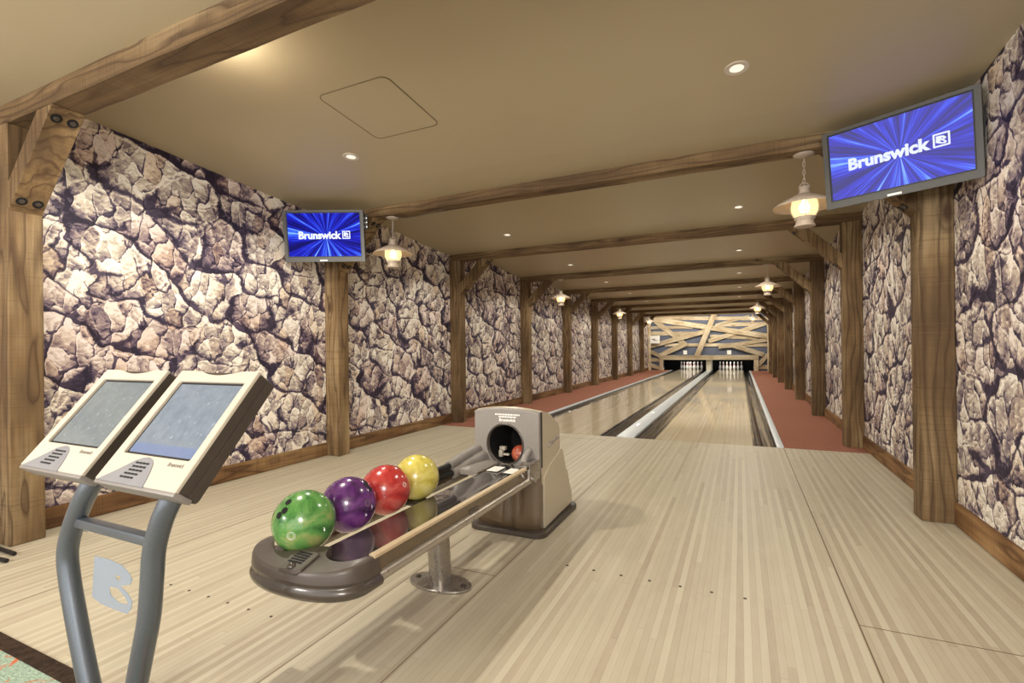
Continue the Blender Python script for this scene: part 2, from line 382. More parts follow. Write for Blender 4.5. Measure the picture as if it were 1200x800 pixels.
def ob(name, bm, mats, parent=None, smooth=True, loc=None, bevel=0, ang=40):
    me = bpy.data.meshes.new(name)
    bmesh.ops.recalc_face_normals(bm, faces=bm.faces)
    if smooth:
        for f in bm.faces: f.smooth = True
        for e in bm.edges:
            if len(e.link_faces) == 2 and e.calc_face_angle(0) > math.radians(ang): e.smooth = False
    bm.to_mesh(me); bm.free()
    for m in (mats if isinstance(mats, (list, tuple)) else [mats]): me.materials.append(m)
    o = bpy.data.objects.new(name, me); C.objects.link(o)
    if parent: o.parent = parent
    if loc: o.location = loc
    if bevel:
        b = o.modifiers.new('bevel', 'BEVEL'); b.width = bevel; b.segments = 2; b.limit_method = 'ANGLE'
    return o
def tag(o, label, cat, group=None, kind=None):
    o['label'] = label; o['category'] = cat
    if group: o['group'] = group
    if kind: o['kind'] = kind
    return o
def empty(name, label, cat, loc=(0, 0, 0), rz=0, group=None):
    o = bpy.data.objects.new(name, None); C.objects.link(o); o.location = loc; o.rotation_euler = (0, 0, rz)
    return tag(o, label, cat, group)
def struct(name, bm, mats, smooth=False):
    o = ob(name, bm, mats, smooth=smooth); o['kind'] = 'structure'; return o
def dup(root, loc, rot, label, group=None):
    r = root.copy(); C.objects.link(r); r.location = loc; r.rotation_euler = rot; r['label'] = label
    if group: r['group'] = group
    for ch in list(root.children):
        c = ch.copy(); C.objects.link(c); c.parent = r
        for g in list(ch.children):
            d = g.copy(); C.objects.link(d); d.parent = c
    return r
def text_mesh(body, size, depth=.0, bold=.0, shear=0.0, spacing=1.0):
    cu = bpy.data.curves.new('txt', 'FONT'); cu.body = body; cu.size = size; cu.extrude = depth; cu.offset = bold; cu.shear = shear
    cu.align_x = 'CENTER'; cu.align_y = 'CENTER'; cu.space_character = spacing; cu.resolution_u = 4
    o = bpy.data.objects.new('txt', cu); C.objects.link(o); bpy.context.view_layer.update()
    me = bpy.data.meshes.new_from_object(o.evaluated_get(bpy.context.evaluated_depsgraph_get()))
    bpy.data.objects.remove(o); bpy.data.curves.remove(cu); return me
def lettering(name, body, size, mat, parent, mtx, depth=.0008, bold=0.0, shear=0.0, spacing=1.0):
    me = text_mesh(body, size, depth, bold, shear, spacing); me.materials.clear(); me.materials.append(mat); me.name = name
    me.transform(mtx)
    o = bpy.data.objects.new(name, me); C.objects.link(o); o.parent = parent; return o
def frame(o, u, v):
    """matrix whose local x,y,z are u,v,u x v at o"""
    u, v = Vector(u).normalized(), Vector(v).normalized(); n = u.cross(v)
    return Matrix(((u.x, v.x, n.x, o[0]), (u.y, v.y, n.y, o[1]), (u.z, v.z, n.z, o[2]), (0, 0, 0, 1)))
ORD = ['first', 'second', 'third', 'fourth', 'fifth', 'sixth', 'seventh', 'eighth', 'ninth', 'tenth']

# ------------------------------------------------------------------ room
XL, XR = -3.96, 1.19
Y0, YF, YW, YE = -1.6, 5.99, 23.95, 26.2
POSTY = [1.31, 3.83, 6.28, 8.88, 11.44, 13.98, 16.5, 19.03, 21.55]
BW = .16

# approach floor
bm = new(); box(bm, XL, XR, .89, YF, -.12, 0)
def fdot(x, y, r=.0048):
    n0 = set(bm.faces); cyl(bm, (x, y, -.002), (x, y, .0008), r, 14)
    for f in bm.faces:
        if f not in n0: f.material_index = 1
for x in (-.805, -.668, -.533, -.399, -.262, -.128, .007): fdot(x, 2.357, .0075)
for x in (-2.457, -2.318, -2.18, -2.048, -1.914, -1.776): fdot(x, 1.412, .0065)
def fseam(x0, x1, y0, y1): box(bm, x0, x1, y0, y1, -.002, .0006, 0, 2)
fseam(.408, .413, .89, YF); fseam(-1.0905, -1.0875, .89, YF); fseam(-1.466, -1.463, .89, 2.5); fseam(-2.93, -2.927, .89, YF)
fseam(.413, XR, 2.31, 2.314); fseam(-1.466, -1.09, 2.106, 2.109); fseam(-2.93, -1.466, 5.728, 5.731)
struct('floor', bm, [APPR, DOT, SEAM])
bm = new(); box(bm, XL, XR, YF, YE, -.16, -.12); struct('floor', bm, PIT)
# lounge carpet and its edging
bm = new(); box(bm, XL, XR, Y0, .838, -.12, .004); tag(ob('carpet', bm, TEAL, smooth=False), 'teal carpet with orange flecks in the near left corner', 'carpet')
bm = new(); box(bm, XL, XR, .838, .89, -.12, .009, .003); tag(ob('carpet_edging', bm, EDGE, smooth=False), 'dark brown edging strip between teal carpet and maple floor', 'edging')

# lanes
LAN = dict(L=(-2.665, -1.619), R=(-.937, .117))
for k, nm in (('L', 'left'), ('R', 'right')):
    a, b = LAN[k]; bm = new(); box(bm, a, b, YF+.004, 25.3, -.119, -.001, .002)
    tag(ob('bowling_lane', bm, LANEM, smooth=False), 'long glossy maple bowling lane on the %s, running to the pins' % nm, 'bowling lane', 'bowling lanes')
def gutter(a, b, label):
    bm = new(); prof = []
    n = 10; w = b-a; z1 = -.004
    prof = [(a, z1), (a+.018, z1)]
    for k in range(n+1):
        t = PI*k/n; prof.append((a+w/2-(w/2-.018)*math.cos(t), z1-.075*math.sin(t)))
    prof += [(b-.018, z1), (b, z1), (b, -.119), (a, -.119)]
    prism(bm, prof, lambda x, z, y: Vector((x, y, z)), YF+.004, 25.2)
    tag(ob('gutter', bm, GUTTER), label, 'gutter', 'lane gutters')
gutter(-2.895, -2.667, 'black gloss gutter on the outer left side of the left lane')
gutter(-1.617, -1.392, 'black gloss gutter between the left lane and the grey centre capping')
gutter(-1.18, -.939, 'black gloss gutter between the grey centre capping and the right lane')
gutter(.119, .345, 'black gloss gutter on the outer right side of the right lane')
def capping(a, b, z, label, y1=25.2):
    bm = new(); box(bm, a, b, YF+.004, y1, -.119, z, .008)
    # rounded front nose
    tag(ob('lane_capping', bm, CAPPING), label, 'capping', 'lane cappings')
capping(-1.39, -1.182, .012, 'wide pale grey capping strip between the two lanes')
capping(-2.96, -2.897, .012, 'narrow pale grey capping along the left carpet', 23.9)
capping(.347, .416, .012, 'narrow pale grey capping along the right carpet', 23.9)
bm = new(); box(bm, XL, -2.962, YF+.001, YW, -.119, .002); tag(ob('carpet', bm, RUST, smooth=False), 'rust red carpet strip left of the lanes', 'carpet')
bm = new(); box(bm, .418, XR-.004, YF+.001, YW, -.119, .002); tag(ob('carpet', bm, RUST, smooth=False), 'rust red carpet strip right of the lanes', 'carpet')

# walls
bm = new(); box(bm, XL-.1, XL, Y0, YE, -.16, 2.9); struct('wall_left', bm, ROCK)
bm = new(); box(bm, XR, XR+.1, Y0, YE, -.16, 2.9); struct('wall_right', bm, ROCK)
# mask wall above the pins, with the opening
OX0, OX1, OZ = -3.275, .53, .487
bm = new()
box(bm, XL, OX0-.0, YW, YW+.08, .002, 2.9); box(bm, OX1, XR, YW, YW+.08, .002, 2.9); box(bm, OX0, OX1, YW, YW+.08, OZ, 2.9)
struct('wall_back', bm, SLATE)
bm = new(); box(bm, XL, XR, YE-.1, YE, -.12, 2.9); box(bm, XL+.001, XR-.001, YW+.1, YE-.1, 1.2, 1.24)
struct('wall_pit', bm, PIT)
# baseboards
for nm, xa, xb in (('left', XL, XL+.022), ('right', XR-.022, XR)):
    ys = [.9]+[y for p in POSTY for y in (p, p+BW)]+[YW]
    bm = new()
    for a, b in zip(ys[::2], ys[1::2]):
        if b > a: box(bm, xa, xb, a+.003, b-.003, .003, .135, .002)
    struct('baseboard_'+nm, bm, TRIMW)

# ceiling: every bay falls towards the next beam
prof = [(Y0, 2.66), (POSTY[0]-.4, 2.55), (POSTY[0], 2.53)]
def ceil_z(y):
    for (a, za), (b, zb) in zip(CP, CP[1:]):
        if a <= y <= b and b > a: return za+(zb-za)*(y-a)/(b-a)
    return 2.6
for i, p in enumerate(POSTY):
    nx = POSTY[i+1] if i < len(POSTY)-1 else YW
    prof += [(p, 2.70), (p+BW, 2.70), (p+BW+.001, 2.70), (nx-.43, 2.535), (nx, 2.515)]
CP = prof
bm = new(); poly = prof+[(YE, 2.515), (YE, 2.9), (Y0, 2.9)]
prism(bm, poly, lambda y, z, x: Vector((x, y, z)), XL, XR)
bmesh.ops.delete(bm, geom=[f for f in bm.faces if abs(f.normal.x) > .9], context='FACES_ONLY'); struct('ceiling', bm, CEIL)

# ------------------------------------------------------------------ timber frame
def timber(bm, w, d, L, seed, cuts=14, amp=.0025, ends=(0, 0)):
    """a rough-sawn stick along local z, slightly out of true; ends shear the end faces (mitred braces)"""
    rnd = random.Random(seed); rings = []
    for i in range(cuts+1):
        z = L*i/cuts; ring = []
        for sx, sy in ((-1, -1), (1, -1), (1, 1), (-1, 1)):
            for ex, ey in ((0, .012), (.012, 0)) if sx*sy > 0 else ((.012, 0), (0, .012)):
                c = .75+.5*rnd.random()
                x = sx*(w/2-ex*c*.55); y = sy*(d/2-ey*c*.55)
                sh = ends[0]*(1-i/cuts)+ends[1]*(i/cuts)
                ring.append(bm.verts.new((x+rnd.uniform(-amp, amp)*.4, y+rnd.uniform(-amp, amp)*.4, z+sh*x)))
        rings.append(ring)
    for A, B in zip(rings, rings[1:]):
        for k in range(8): bm.faces.new((A[k], A[(k+1) % 8], B[(k+1) % 8], B[k]))
    bm.faces.new(rings[0][::-1]); bm.faces.new(rings[-1])
PW = .178
ZB = 2.425      # underside of the beams
proto = None
for side, x in (('left', XL+PW/2+.001), ('right', XR-PW/2-.001)):
    for i, p in enumerate(POSTY):
        if side == 'right' and i == 0: continue          # out of frame beside the viewer
        lab = 'rough timber post against the %s wall, %s of its row from the viewer' % (side, ORD[i if side == 'left' else i-1])
        if proto is None:
            bm = new(); timber(bm, PW, BW, ZB-.006, 3); o = proto = ob('timber_post', bm, TIMBER, smooth=False); tag(o, lab, 'post', 'timber wall posts')
        else:
            o = proto.copy(); C.objects.link(o); o['label'] = lab
        o.location = (x, p+BW/2, .003)
        if i % 2: o.rotation_euler = (0, 0, PI)
proto = None
for i, p in enumerate(POSTY):
    lab = 'rough timber beam crossing under the ceiling, %s from the viewer' % ORD[i]
    if proto is None:
        bm = new(); timber(bm, 2.698-ZB, BW, XR-XL-.004, 5, 30, .004); o = proto = ob('ceiling_beam', bm, TIMBER, smooth=False); tag(o, lab, 'beam', 'timber ceiling beams')
    else:
        o = proto.copy(); C.objects.link(o); o['label'] = lab
    o.rotation_euler = (0, PI/2, 0)
    o.location = (XL+.002, p+BW/2, (2.698+ZB)/2)
# corner braces: built in the x-z plane from the post face up to the beam underside
def make_brace():
    bm = new()
    A = .50; w = .112*1.414          # leg length along post / beam and its cut width
    pts = [(0, -A-.001), (0, -A+w), (A-w, -.001), (A, -.001)]
    # outline in (x, z) measured from the corner of post face and beam underside, subdivided
    prism(bm, [(x+.0006, z-.0006) for x, z in pts], lambda x, z, y: Vector((x, y, z)), -BW/2+.004, BW/2-.004)
    bmesh.ops.bevel(bm, geom=list(bm.edges), offset=.003, segments=1, affect='EDGES')
    root = ob('corner_brace', bm, TIMBER, smooth=False)
    n = Vector((1, 0, -1)).normalized(); d = Vector((1, 0, 1)).normalized()
    for s0 in (.075, A*1.414-.075):
        for yy in (-.036, .036):
            c = Vector((0, yy, -A))+d*s0
            b = new(); cyl(b, c-n*.002, c+n*.0035, .026, 22)
            h = ob('bolt_hole', b, HOLE, root)
            b = new(); cyl(b, c+n*.002, c+n*.0085, .014, 6); cyl(b, c+n*.007, c+n*.0115, .007, 10)
            ob('bolt', b, DKBROWN, h)
    return root
proto = None
for side in ('left', 'right'):
    for i, p in enumerate(POSTY):
        if side == 'right' and i == 0: continue
        lab = 'diagonal timber corner brace between %s %s wall post and ceiling beam' % (ORD[i if side == 'left' else i-1], side)
        loc = ((XL+PW+.001) if side == 'left' else (XR-PW-.001), p+BW/2, ZB); rot = (0, 0, 0 if side == 'left' else PI)
        if proto is None:
            proto = make_brace(); tag(proto, lab, 'brace', 'timber corner braces'); proto.location = loc; proto.rotation_euler = rot
        else: dup(proto, loc, rot, lab)

# ------------------------------------------------------------------ plank feature wall, pin opening
def px2back(px, py, Y=YW-.01):
    # measured picture points turned once into metres on the back wall (x, z)
    F = 572.8; yaw = math.radians(25.022); rl = math.radians(-.645); pt = math.radians(-.149)
    dx, dy = px-600, py-406.81
    a = dx*math.cos(rl)+dy*math.sin(rl); b = -dx*math.sin(rl)+dy*math.cos(rl)
    xc, y2, z2 = a/F, b/F, 1.0
    yc = y2*math.cos(pt)+z2*math.sin(pt); zc = -y2*math.sin(pt)+z2*math.cos(pt)
    d = (xc*math.cos(yaw)-zc*math.sin(yaw), xc*math.sin(yaw)+zc*math.cos(yaw), -yc)
    t = Y/d[1]; return (t*d[0], 1.1+t*d[2])
PXM = 25.2
planks = [  # picture ends, width px, layer, label
 ((759, 384), (812, 383.3), 3.4, 0, 'upper left short level plank on the feature wall, behind the left lamp'),
 ((758, 390.6), (828, 391), 4.6, 0, 'long level plank on the feature wall, just above the white sign'),
 ((779, 404), (900, 404.2), 3.6, 0, 'level plank running right above the small white squares'),
 ((767, 372.6), (899, 373), 4.2, 0, 'topmost level plank under the last beam of feature wall'),
 ((758, 421.6), (776, 421.6), 4.4, 0, 'short level plank left of the pin opening frame'),
 ((841, 380.6), (899, 379.2), 4.4, 0, 'upper right level plank of the feature wall'),
 ((832, 393.7), (888, 396), 4.0, 0, 'brownish level plank in the middle right of the feature wall'),
 ((888, 430), (900, 430), 4.4, 0, 'shortest level plank low at the right of the pin opening'),
 ((766, 374), (900, 394), 5.8, 2, 'longest plank slanting down to the right across the feature wall'),
 ((830, 400), (899, 378), 4.8, 1, 'plank with a knot rising to the right under the longest slanting plank'),
 ((838, 381), (878, 370.4), 3.2, 1, 'thin plank rising to the upper right corner of the feature wall'),
 ((768, 376), (805, 405), 5.6, 1, 'steep plank slanting down right from the upper left corner'),
 ((757, 407), (829, 387.5), 5.2, 2, 'long plank rising to the right from below the white sign'),
 ((774, 416.5), (805, 402), 5.6, 3, 'short plank rising right from the opening frame corner, below white sign'),
 ((758.5, 410), (774, 417), 4.4, 2, 'short plank falling right under the white sign by the left edge'),
 ((758, 426), (778, 433), 4.4, 1, 'lowest slanting plank left of the pin opening'),
 ((864, 403.5), (900, 397.6), 4.4, 1, 'short plank rising gently to the right wall'),
 ((842, 405.8), (866, 403.6), 5.2, 2, 'short notched plank in the middle above the right white square'),
 ((858, 404.5), (895, 415.5), 5.0, 3, 'plank falling to the right above the right end of pin opening'),
 ((884.5, 432), (900, 415), 4.2, 2, 'grey plank rising steeply beside the right end of the pin opening'),
 ((837.5, 367.5), (816.5, 418), 5.8, 4, 'steep pale plank crossing the middle of the feature wall'),
]
for (p, q, w, lay, lab) in planks:
    a = px2back(*p); b = px2back(*q); L = math.hypot(b[0]-a[0], b[1]-a[1]); ww = w/PXM
    bm = new(); timber(bm, ww, .034, L, hash(lab) % 1000 if False else len(lab)*7+lay, 8, .004)
    o = ob('wall_plank', bm, PLANKW, smooth=False); tag(o, lab, 'plank', 'planks of the feature wall')
    ang = math.atan2(b[0]-a[0], b[1]-a[1])
    o.rotation_euler = (0, ang, 0); o.location = (a[0], YW-.02-.0355*lay, a[1])
# frame round the feature wall and the pin opening
def stick(x0, x1, z0, z1, y0, y1, label, name='opening_frame', cat='frame', m=None):
    bm = new(); L = max(x1-x0, z1-z0)
    hor = (x1-x0) > (z1-z0)
    timber(bm, (z1-z0) if hor else (x1-x0), y1-y0, L, int(L*100), 10, .003)
    o = ob(name, bm, m or PLANKW, smooth=False); tag(o, label, cat)
    if hor: o.rotation_euler = (0, PI/2, 0); o.location = (x0, (y0+y1)/2, (z0+z1)/2)
    else: o.location = ((x0+x1)/2, (y0+y1)/2, z0)
stick(-3.45, .72, .488, .70, YW-.235, YW-.19, 'level timber header board above the pins', 'header_board', 'board')
stick(-3.45, -3.275, .004, .486, YW-.235, YW-.19, 'short timber jamb at the left end of pin opening', 'jamb_board', 'board')
stick(.53, .72, .004, .486, YW-.235, YW-.19, 'short timber jamb at the right end of pin opening', 'jamb_board', 'board')
stick(XL+.003, XL+.13, .004, 2.50, YW-.215, YW-.17, 'tall timber board at the left edge of the feature wall', 'edge_board', 'board')
stick(XR-.13, XR-.003, .004, 2.50, YW-.215, YW-.17, 'tall timber board at the right edge of the feature wall', 'edge_board', 'board')
def sheet(name, px0, py0, px1, py1, label, mat=WHITE, y=YW-.222):
    a = px2back(px0, py0, y); b = px2back(px1, py1, y); bm = new()
    box(bm, a[0], b[0], y-.02, y, min(a[1], b[1]), max(a[1], b[1]), .004)
    return tag(ob(name, bm, mat, smooth=False), label, 'sign')
sg = sheet('white_sign', 761.6, 393.4, 773.2, 402.2, 'white rectangular sign on the left of the feature wall')
a = px2back(767.3, 397.6, YW-.222); bm = new(); box(bm, a[0]-.12, a[0]+.02, YW-.2435, YW-.2415, a[1]-.02, a[1]+.03); box(bm, a[0]-.05, a[0]+.12, YW-.2435, YW-.2415, a[1]-.06, a[1]-.03)
ob('printed_mark', bm, LETTERG, sg, smooth=False)
sheet('lane_marker', 800.8, 410.6, 805.2, 415.2, 'small white square above the left lane pins')
sheet('lane_marker', 852, 410.4, 857, 415.2, 'small white square above the right lane pins')
# partition between pin decks + black masks
bm = new(); box(bm, -1.41, -1.20, YW-.1, 25.2, .014, .486, .004); tag(ob('deck_divider', bm, FRAMELIGHT, smooth=False), 'pale upright divider between the two pin decks', 'divider')
# pins
def make_pin():
    prof = [(0, 0), (.0258, 0), (.029, .006), (.0445, .06), (.0572, .10), (.0605, .1143), (.058, .14), (.045, .185), (.031, .22), (.0245, .245), (.0228, .265), (.0255, .29), (.0305, .32), (.0322, .343), (.029, .362), (.019, .376), (.008, .3805), (0, .381)]
    bm = new(); lathe(bm, prof, 20); root = ob('bowling_pin', bm, PINW)
    for z in (.235, .268):
        b = new(); r = .0272 if z < .25 else .0248
        lathe(b, [(r-.002, z-.009), (r+.0022, z-.008), (r+.0012, z+.008), (r-.003, z+.009)], 20); ob('neck_stripe', b, PINR, root)
    return root
pin = None
for cx, nm in ((-.41, 'right'), (-2.142, 'left')):
    for row in range(4):
        for k in range(row+1):
            lab = 'white bowling pin with red neck stripes in the rack of the %s lane' % nm
            loc = (cx+(k-row/2)*.3048, 24.28+row*.264, 0)
            if pin is None: pin = make_pin(); tag(pin, lab, 'bowling pin', 'pins of the right lane'); pin.location = loc
            else: dup(pin, loc, (0, 0, 0), lab, 'pins of the %s lane' % nm)

# ------------------------------------------------------------------ ceiling fittings
def make_downlight():
    bm = new(); lathe(bm, [(.036, -.004), (.058, -.006), (.062, -.003), (.062, .004), (.036, .004)], 28)
    root = ob('recessed_downlight', bm, CREAM)
    b = new(); lathe(b, [(0, -.0025), (.037, -.0025), (.037, .003), (0, .003)], 28); ob('lens', b, LENS, root)
    return root
dl = None
DLY = [2.87, 5.64, 8.2, 10.75, 13.3, 15.85, 18.4, 20.95]
for sx, nm in ((-2.68, 'left'), (.0, 'right')):
    for i, y in enumerate(DLY):
        if i > 5: continue
        lab = 'round white recessed downlight in the %s row, %s from the viewer' % (nm, ORD[i])
        loc = (sx, y, ceil_z(y)+.001); rot = (math.atan2(-.14, 2.0), 0, 0)
        if dl is None: dl = make_downlight(); tag(dl, lab, 'ceiling light', 'recessed downlights'); dl.location = loc; dl.rotation_euler = rot
        else: dup(dl, loc, rot, lab)
# access panel, following the slope
sl = math.atan2(2.535-2.70, POSTY[1]-.41-POSTY[0]-BW)
bm = new(); plate_holes(bm, rrect(-.262, .262, -.28, .28, .05), [rrect(-.257, .257, -.275, .275, .047)], lambda a, b, d: Vector((a, b, d)), -.003, .003)
rt = ob('access_panel', bm, LIPD, smooth=False); tag(rt, 'flat tan access panel with rounded corners in the ceiling', 'access panel')
b = new(); prism(b, rrect(-.255, .255, -.273, .273, .045), lambda a, b_, d: Vector((a, b_, d)), -.002, .003); ob('panel_door', b, CEIL, rt, smooth=False)
yy = 2.46; rt.location = (-2.045, yy, ceil_z(yy)); rt.rotation_euler = (sl, 0, math.radians(0))

def make_pendant():
    root = empty('pendant_lamp', '', 'pendant lamp', group='weathered pendant lamps')
    # origin at the beam underside
    b = new(); lathe(b, [(0, -.022), (.02, -.022), (.05, -.014), (.064, -.006), (.066, -.001), (0, -.001)], 28); ob('canopy', b, LAMPW, root)
    b = new(); z = -.024; k = 0
    while z > -.20:
        pts = []
        for t in range(14):
            a = 2*PI*t/14; u = .008*math.cos(a); w = .019*math.sin(a)
            pts.append((u, 0, z-.016+w) if k % 2 else (0, u, z-.016+w))
        tube(b, pts, .0026, 7, closed=True); z -= .029; k += 1
    ob('chain', b, LAMPW, root)
    b = new(); tube(b, [(.03*math.cos(PI*t/14), 0, -.228+.03*math.sin(PI*t/14)) for t in range(15)], .0035, 8)
    lathe(b, [(0, -.212), (.012, -.214), (.022, -.222), (.036, -.226), (.038, -.236), (.033, -.242), (.036, -.262), (.040, -.276)], 28); ob('lamp_cap', b, LAMPW, root)
    b = new(); lathe(b, [(.036, -.272), (.06, -.283), (.10, -.302), (.15, -.328), (.185, -.349), (.196, -.360), (.195, -.364), (.183, -.353), (.148, -.334), (.10, -.309), (.06, -.291), (.034, -.281)], 40); ob('shade', b, LAMPW, root)
    b = new(); lathe(b, [(.062, -.300), (.078, -.33), (.083, -.365), (.08, -.395), (.066, -.425), (.055, -.438), (.053, -.437), (.064, -.423), (.077, -.394), (.080, -.365), (.075, -.332), (.060, -.302)], 36); ob('glass_globe', b, LGLASS, root)
    b = new(); lathe(b, [(0, -.30), (.014, -.305), (.016, -.33), (.03, -.355), (.033, -.375), (.024, -.40), (0, -.41)], 20); ob('bulb', b, BULB, root)
    b = new(); lathe(b, [(.055, -.432), (.066, -.437), (.062, -.452), (.052, -.462), (.056, -.480), (.066, -.496), (.064, -.502), (0, -.502), (0, -.495), (.05, -.49), (.05, -.44)], 32)
    ob('lower_collar', b, LAMPW, root)
    b = new()
    for a in (0, PI/2, PI, 1.5*PI):
        tube(b, [(r*math.cos(a), r*math.sin(a), z) for r, z in ((.058, -.298), (.082, -.33), (.0875, -.365), (.084, -.397), (.068, -.43), (.06, -.445))], .0022, 6)
    ob('wire_guard', b, LAMPW, root)
    return root
pl = None
PEND = []
for j, i in enumerate((1, 3, 5, 7)):
    for x, nm in ((-3.135, 'left'), (.415, 'right')):
        lab = 'weathered white pendant lamp on the %s side, %s from the viewer, hung from a beam' % (nm, ('nearest', 'second', 'third', 'farthest')[j])
        loc = (x, POSTY[i]+BW/2+.02, ZB-.002)
        if pl is None: pl = make_pendant(); pl['label'] = lab; pl.location = loc
        else: dup(pl, loc, (0, 0, 0), lab)
        PEND.append(loc)
# loose cable under the second beam
bm = new(); tube(bm, smooth_path([(-3.055, 3.86, 2.412), (-2.95, 3.87, 2.385), (-2.8, 3.88, 2.385), (-2.62, 3.90, 2.405), (-2.52, 3.91, 2.422)], 6), .004, 8)
tag(ob('power_cable', bm, DKBROWN), 'thin dark cable sagging under the second beam beside the left pendant lamp', 'cable')

# ------------------------------------------------------------------ televisions
def television(label, cx, cy, cz, yaw, tilt, w, screen, side):
    h = w*.636; root = empty('television', label, 'television', (cx, cy, cz)); root['group'] = 'wall televisions'
    R = Matrix.Rotation(yaw, 4, 'Z') @ Matrix.Rotation(PI/2-0, 4, 'X') @ Matrix.Rotation(tilt, 4, 'X')
    # local: x right, y up, z towards the viewer
    root.matrix_world = Matrix.Translation((cx, cy, cz)) @ R
    sw, sh = w*.456, w*.27; so = .012
    b = new(); plate_holes(b, rrect(-w/2, w/2, -h/2, h/2, .012), [rrect(-sw-.004, sw+.004, -sh-.004+so, sh+.004+so, .003, 2)], flat(0), -.022, .0)
    ob('bezel', b, TVGREY, root, bevel=.004)
    b = new(); prism(b, rrect(-w/2+.004, w/2-.004, -h/2+.004, h/2-.004, .012), flat(0), -.05, -.023); box(b, -w*.38, w*.38, -h*.36, h*.36, -.085, -.045, .012); ob('back_shell', b, BLACK, root)
    b = new(); prism(b, rrect(-sw, sw, -sh+so, sh+so, .002, 2), flat(0), -.016, -.006); s = ob('screen', b, screen, root, smooth=False)
    b = new(); plate_holes(b, rrect(-sw-.003, sw+.003, -sh-.003+so, sh+.003+so, .003, 2), [rrect(-sw+.004, sw-.004, -sh+.004+so, sh-.004+so, .002, 2)], flat(0), -.012, -.0045); ob('inner_frame', b, BLACK, root, smooth=False)
    me = text_mesh('Brunswick', .1, .0004, .0042); xs = [v.co.x for v in me.vertices]; ys = [v.co.y for v in me.vertices]
    tw = 2*sw*.585; k = tw/(max(xs)-min(xs)); x0 = -sw*.70
    me.transform(Matrix.Translation((x0-min(xs)*k, so-.004-(max(ys)+min(ys))/2*k, -.0052)) @ Matrix.Diagonal((k, k, 1, 1)))
    me.materials.clear(); me.materials.append(LETTER); me.name = 'screen_lettering'
    lo = bpy.data.objects.new('screen_lettering', me); C.objects.link(lo); lo.parent = s
    S = sw*.108; X0 = x0+tw+S*1.25; Z0 = so-.002; b = new()
    fn = lambda a, c, d: Vector((X0+a*S, Z0+c*S, d))
    # outlined square badge with a stylised letter inside
    plate_holes(b, rrect(-1, 1, -1, 1, .12, 3), [rrect(-.76, .76, -.76, .76, .05, 2)], fn, -.0054, -.0046)
    bb = [(-.60, .62), (-.15, .60), (.28, .50), (.52, .26), (.56, .08), (.40, -.02), (.20, -.05), (.48, -.22), (.60, -.42), (.56, -.60), (.40, -.66), (.0, -.60), (-.36, -.46), (-.66, -.30)]
    plate_holes(b, bb, [[(-.02, .24), (.18, .24), (.20, .12), (.02, .10)], [(-.18, -.08), (.10, -.16), (.34, -.40), (.12, -.46), (-.14, -.26)]], fn, -.0054, -.0046)
    ob('screen_badge', b, LETTER, s, smooth=False)
    b = new(); box(b, -.05, .02, -h/2+.006, -h/2+.018, -.002, .0012); ob('maker_plate', b, WHITE, root, smooth=False)
    # bracket that carries it off the beam and post
    b = new(); box(b, side*w*.30-.05, side*w*.30+.05, -.08, .12, -.16, -.08, .006); box(b, side*w*.42-.03, side*w*.42+.05*side+.03, -.05, .13, -.13, -.06, .005)
    ob('wall_bracket', b, BLACK, root)
    b = new(); q = .5*w-.01 if side < 0 else -.5*w+.01
    box(b, q-.022, q+.022+.02, .06, .2, -.055, -.03, .004); sb = ob('side_bracket', b, BLACK if side < 0 else GREYP, root)
    if side < 0:
        b = new()
        for yy in (.085, .125, .165):
            for q2 in (q+.012, q+.032): cyl(b, (q2, yy, -.031), (q2, yy, -.027), .006, 10)
        ob('bracket_bolt', b, STEEL, sb)
    return root
television('television with blue starburst screen and white lettering high on the left wall', -3.555, 3.44, 2.184, .45, .14, .755, TVL, -1)
television('television with lavender blue starburst screen and white lettering high beside the nearest right pendant lamp', .835, 3.545, 2.215, -.516, .14, .755, TVR, 1)

# ------------------------------------------------------------------ ball return
BX = -1.285
ret = empty('ball_return', 'smoky brown bowling ball return with hood and polished tray on maple floor', 'ball return', (BX, 1.93, 0))
def rob(name, bm, m, parent=None, **kw):
    # everything was measured in world metres: shift to the thing's origin
    bm.transform(Matrix.Translation((-BX, -1.93, 0))); return ob(name, bm, m, parent or ret, **kw)
RY0, RY1 = 1.235, 2.66
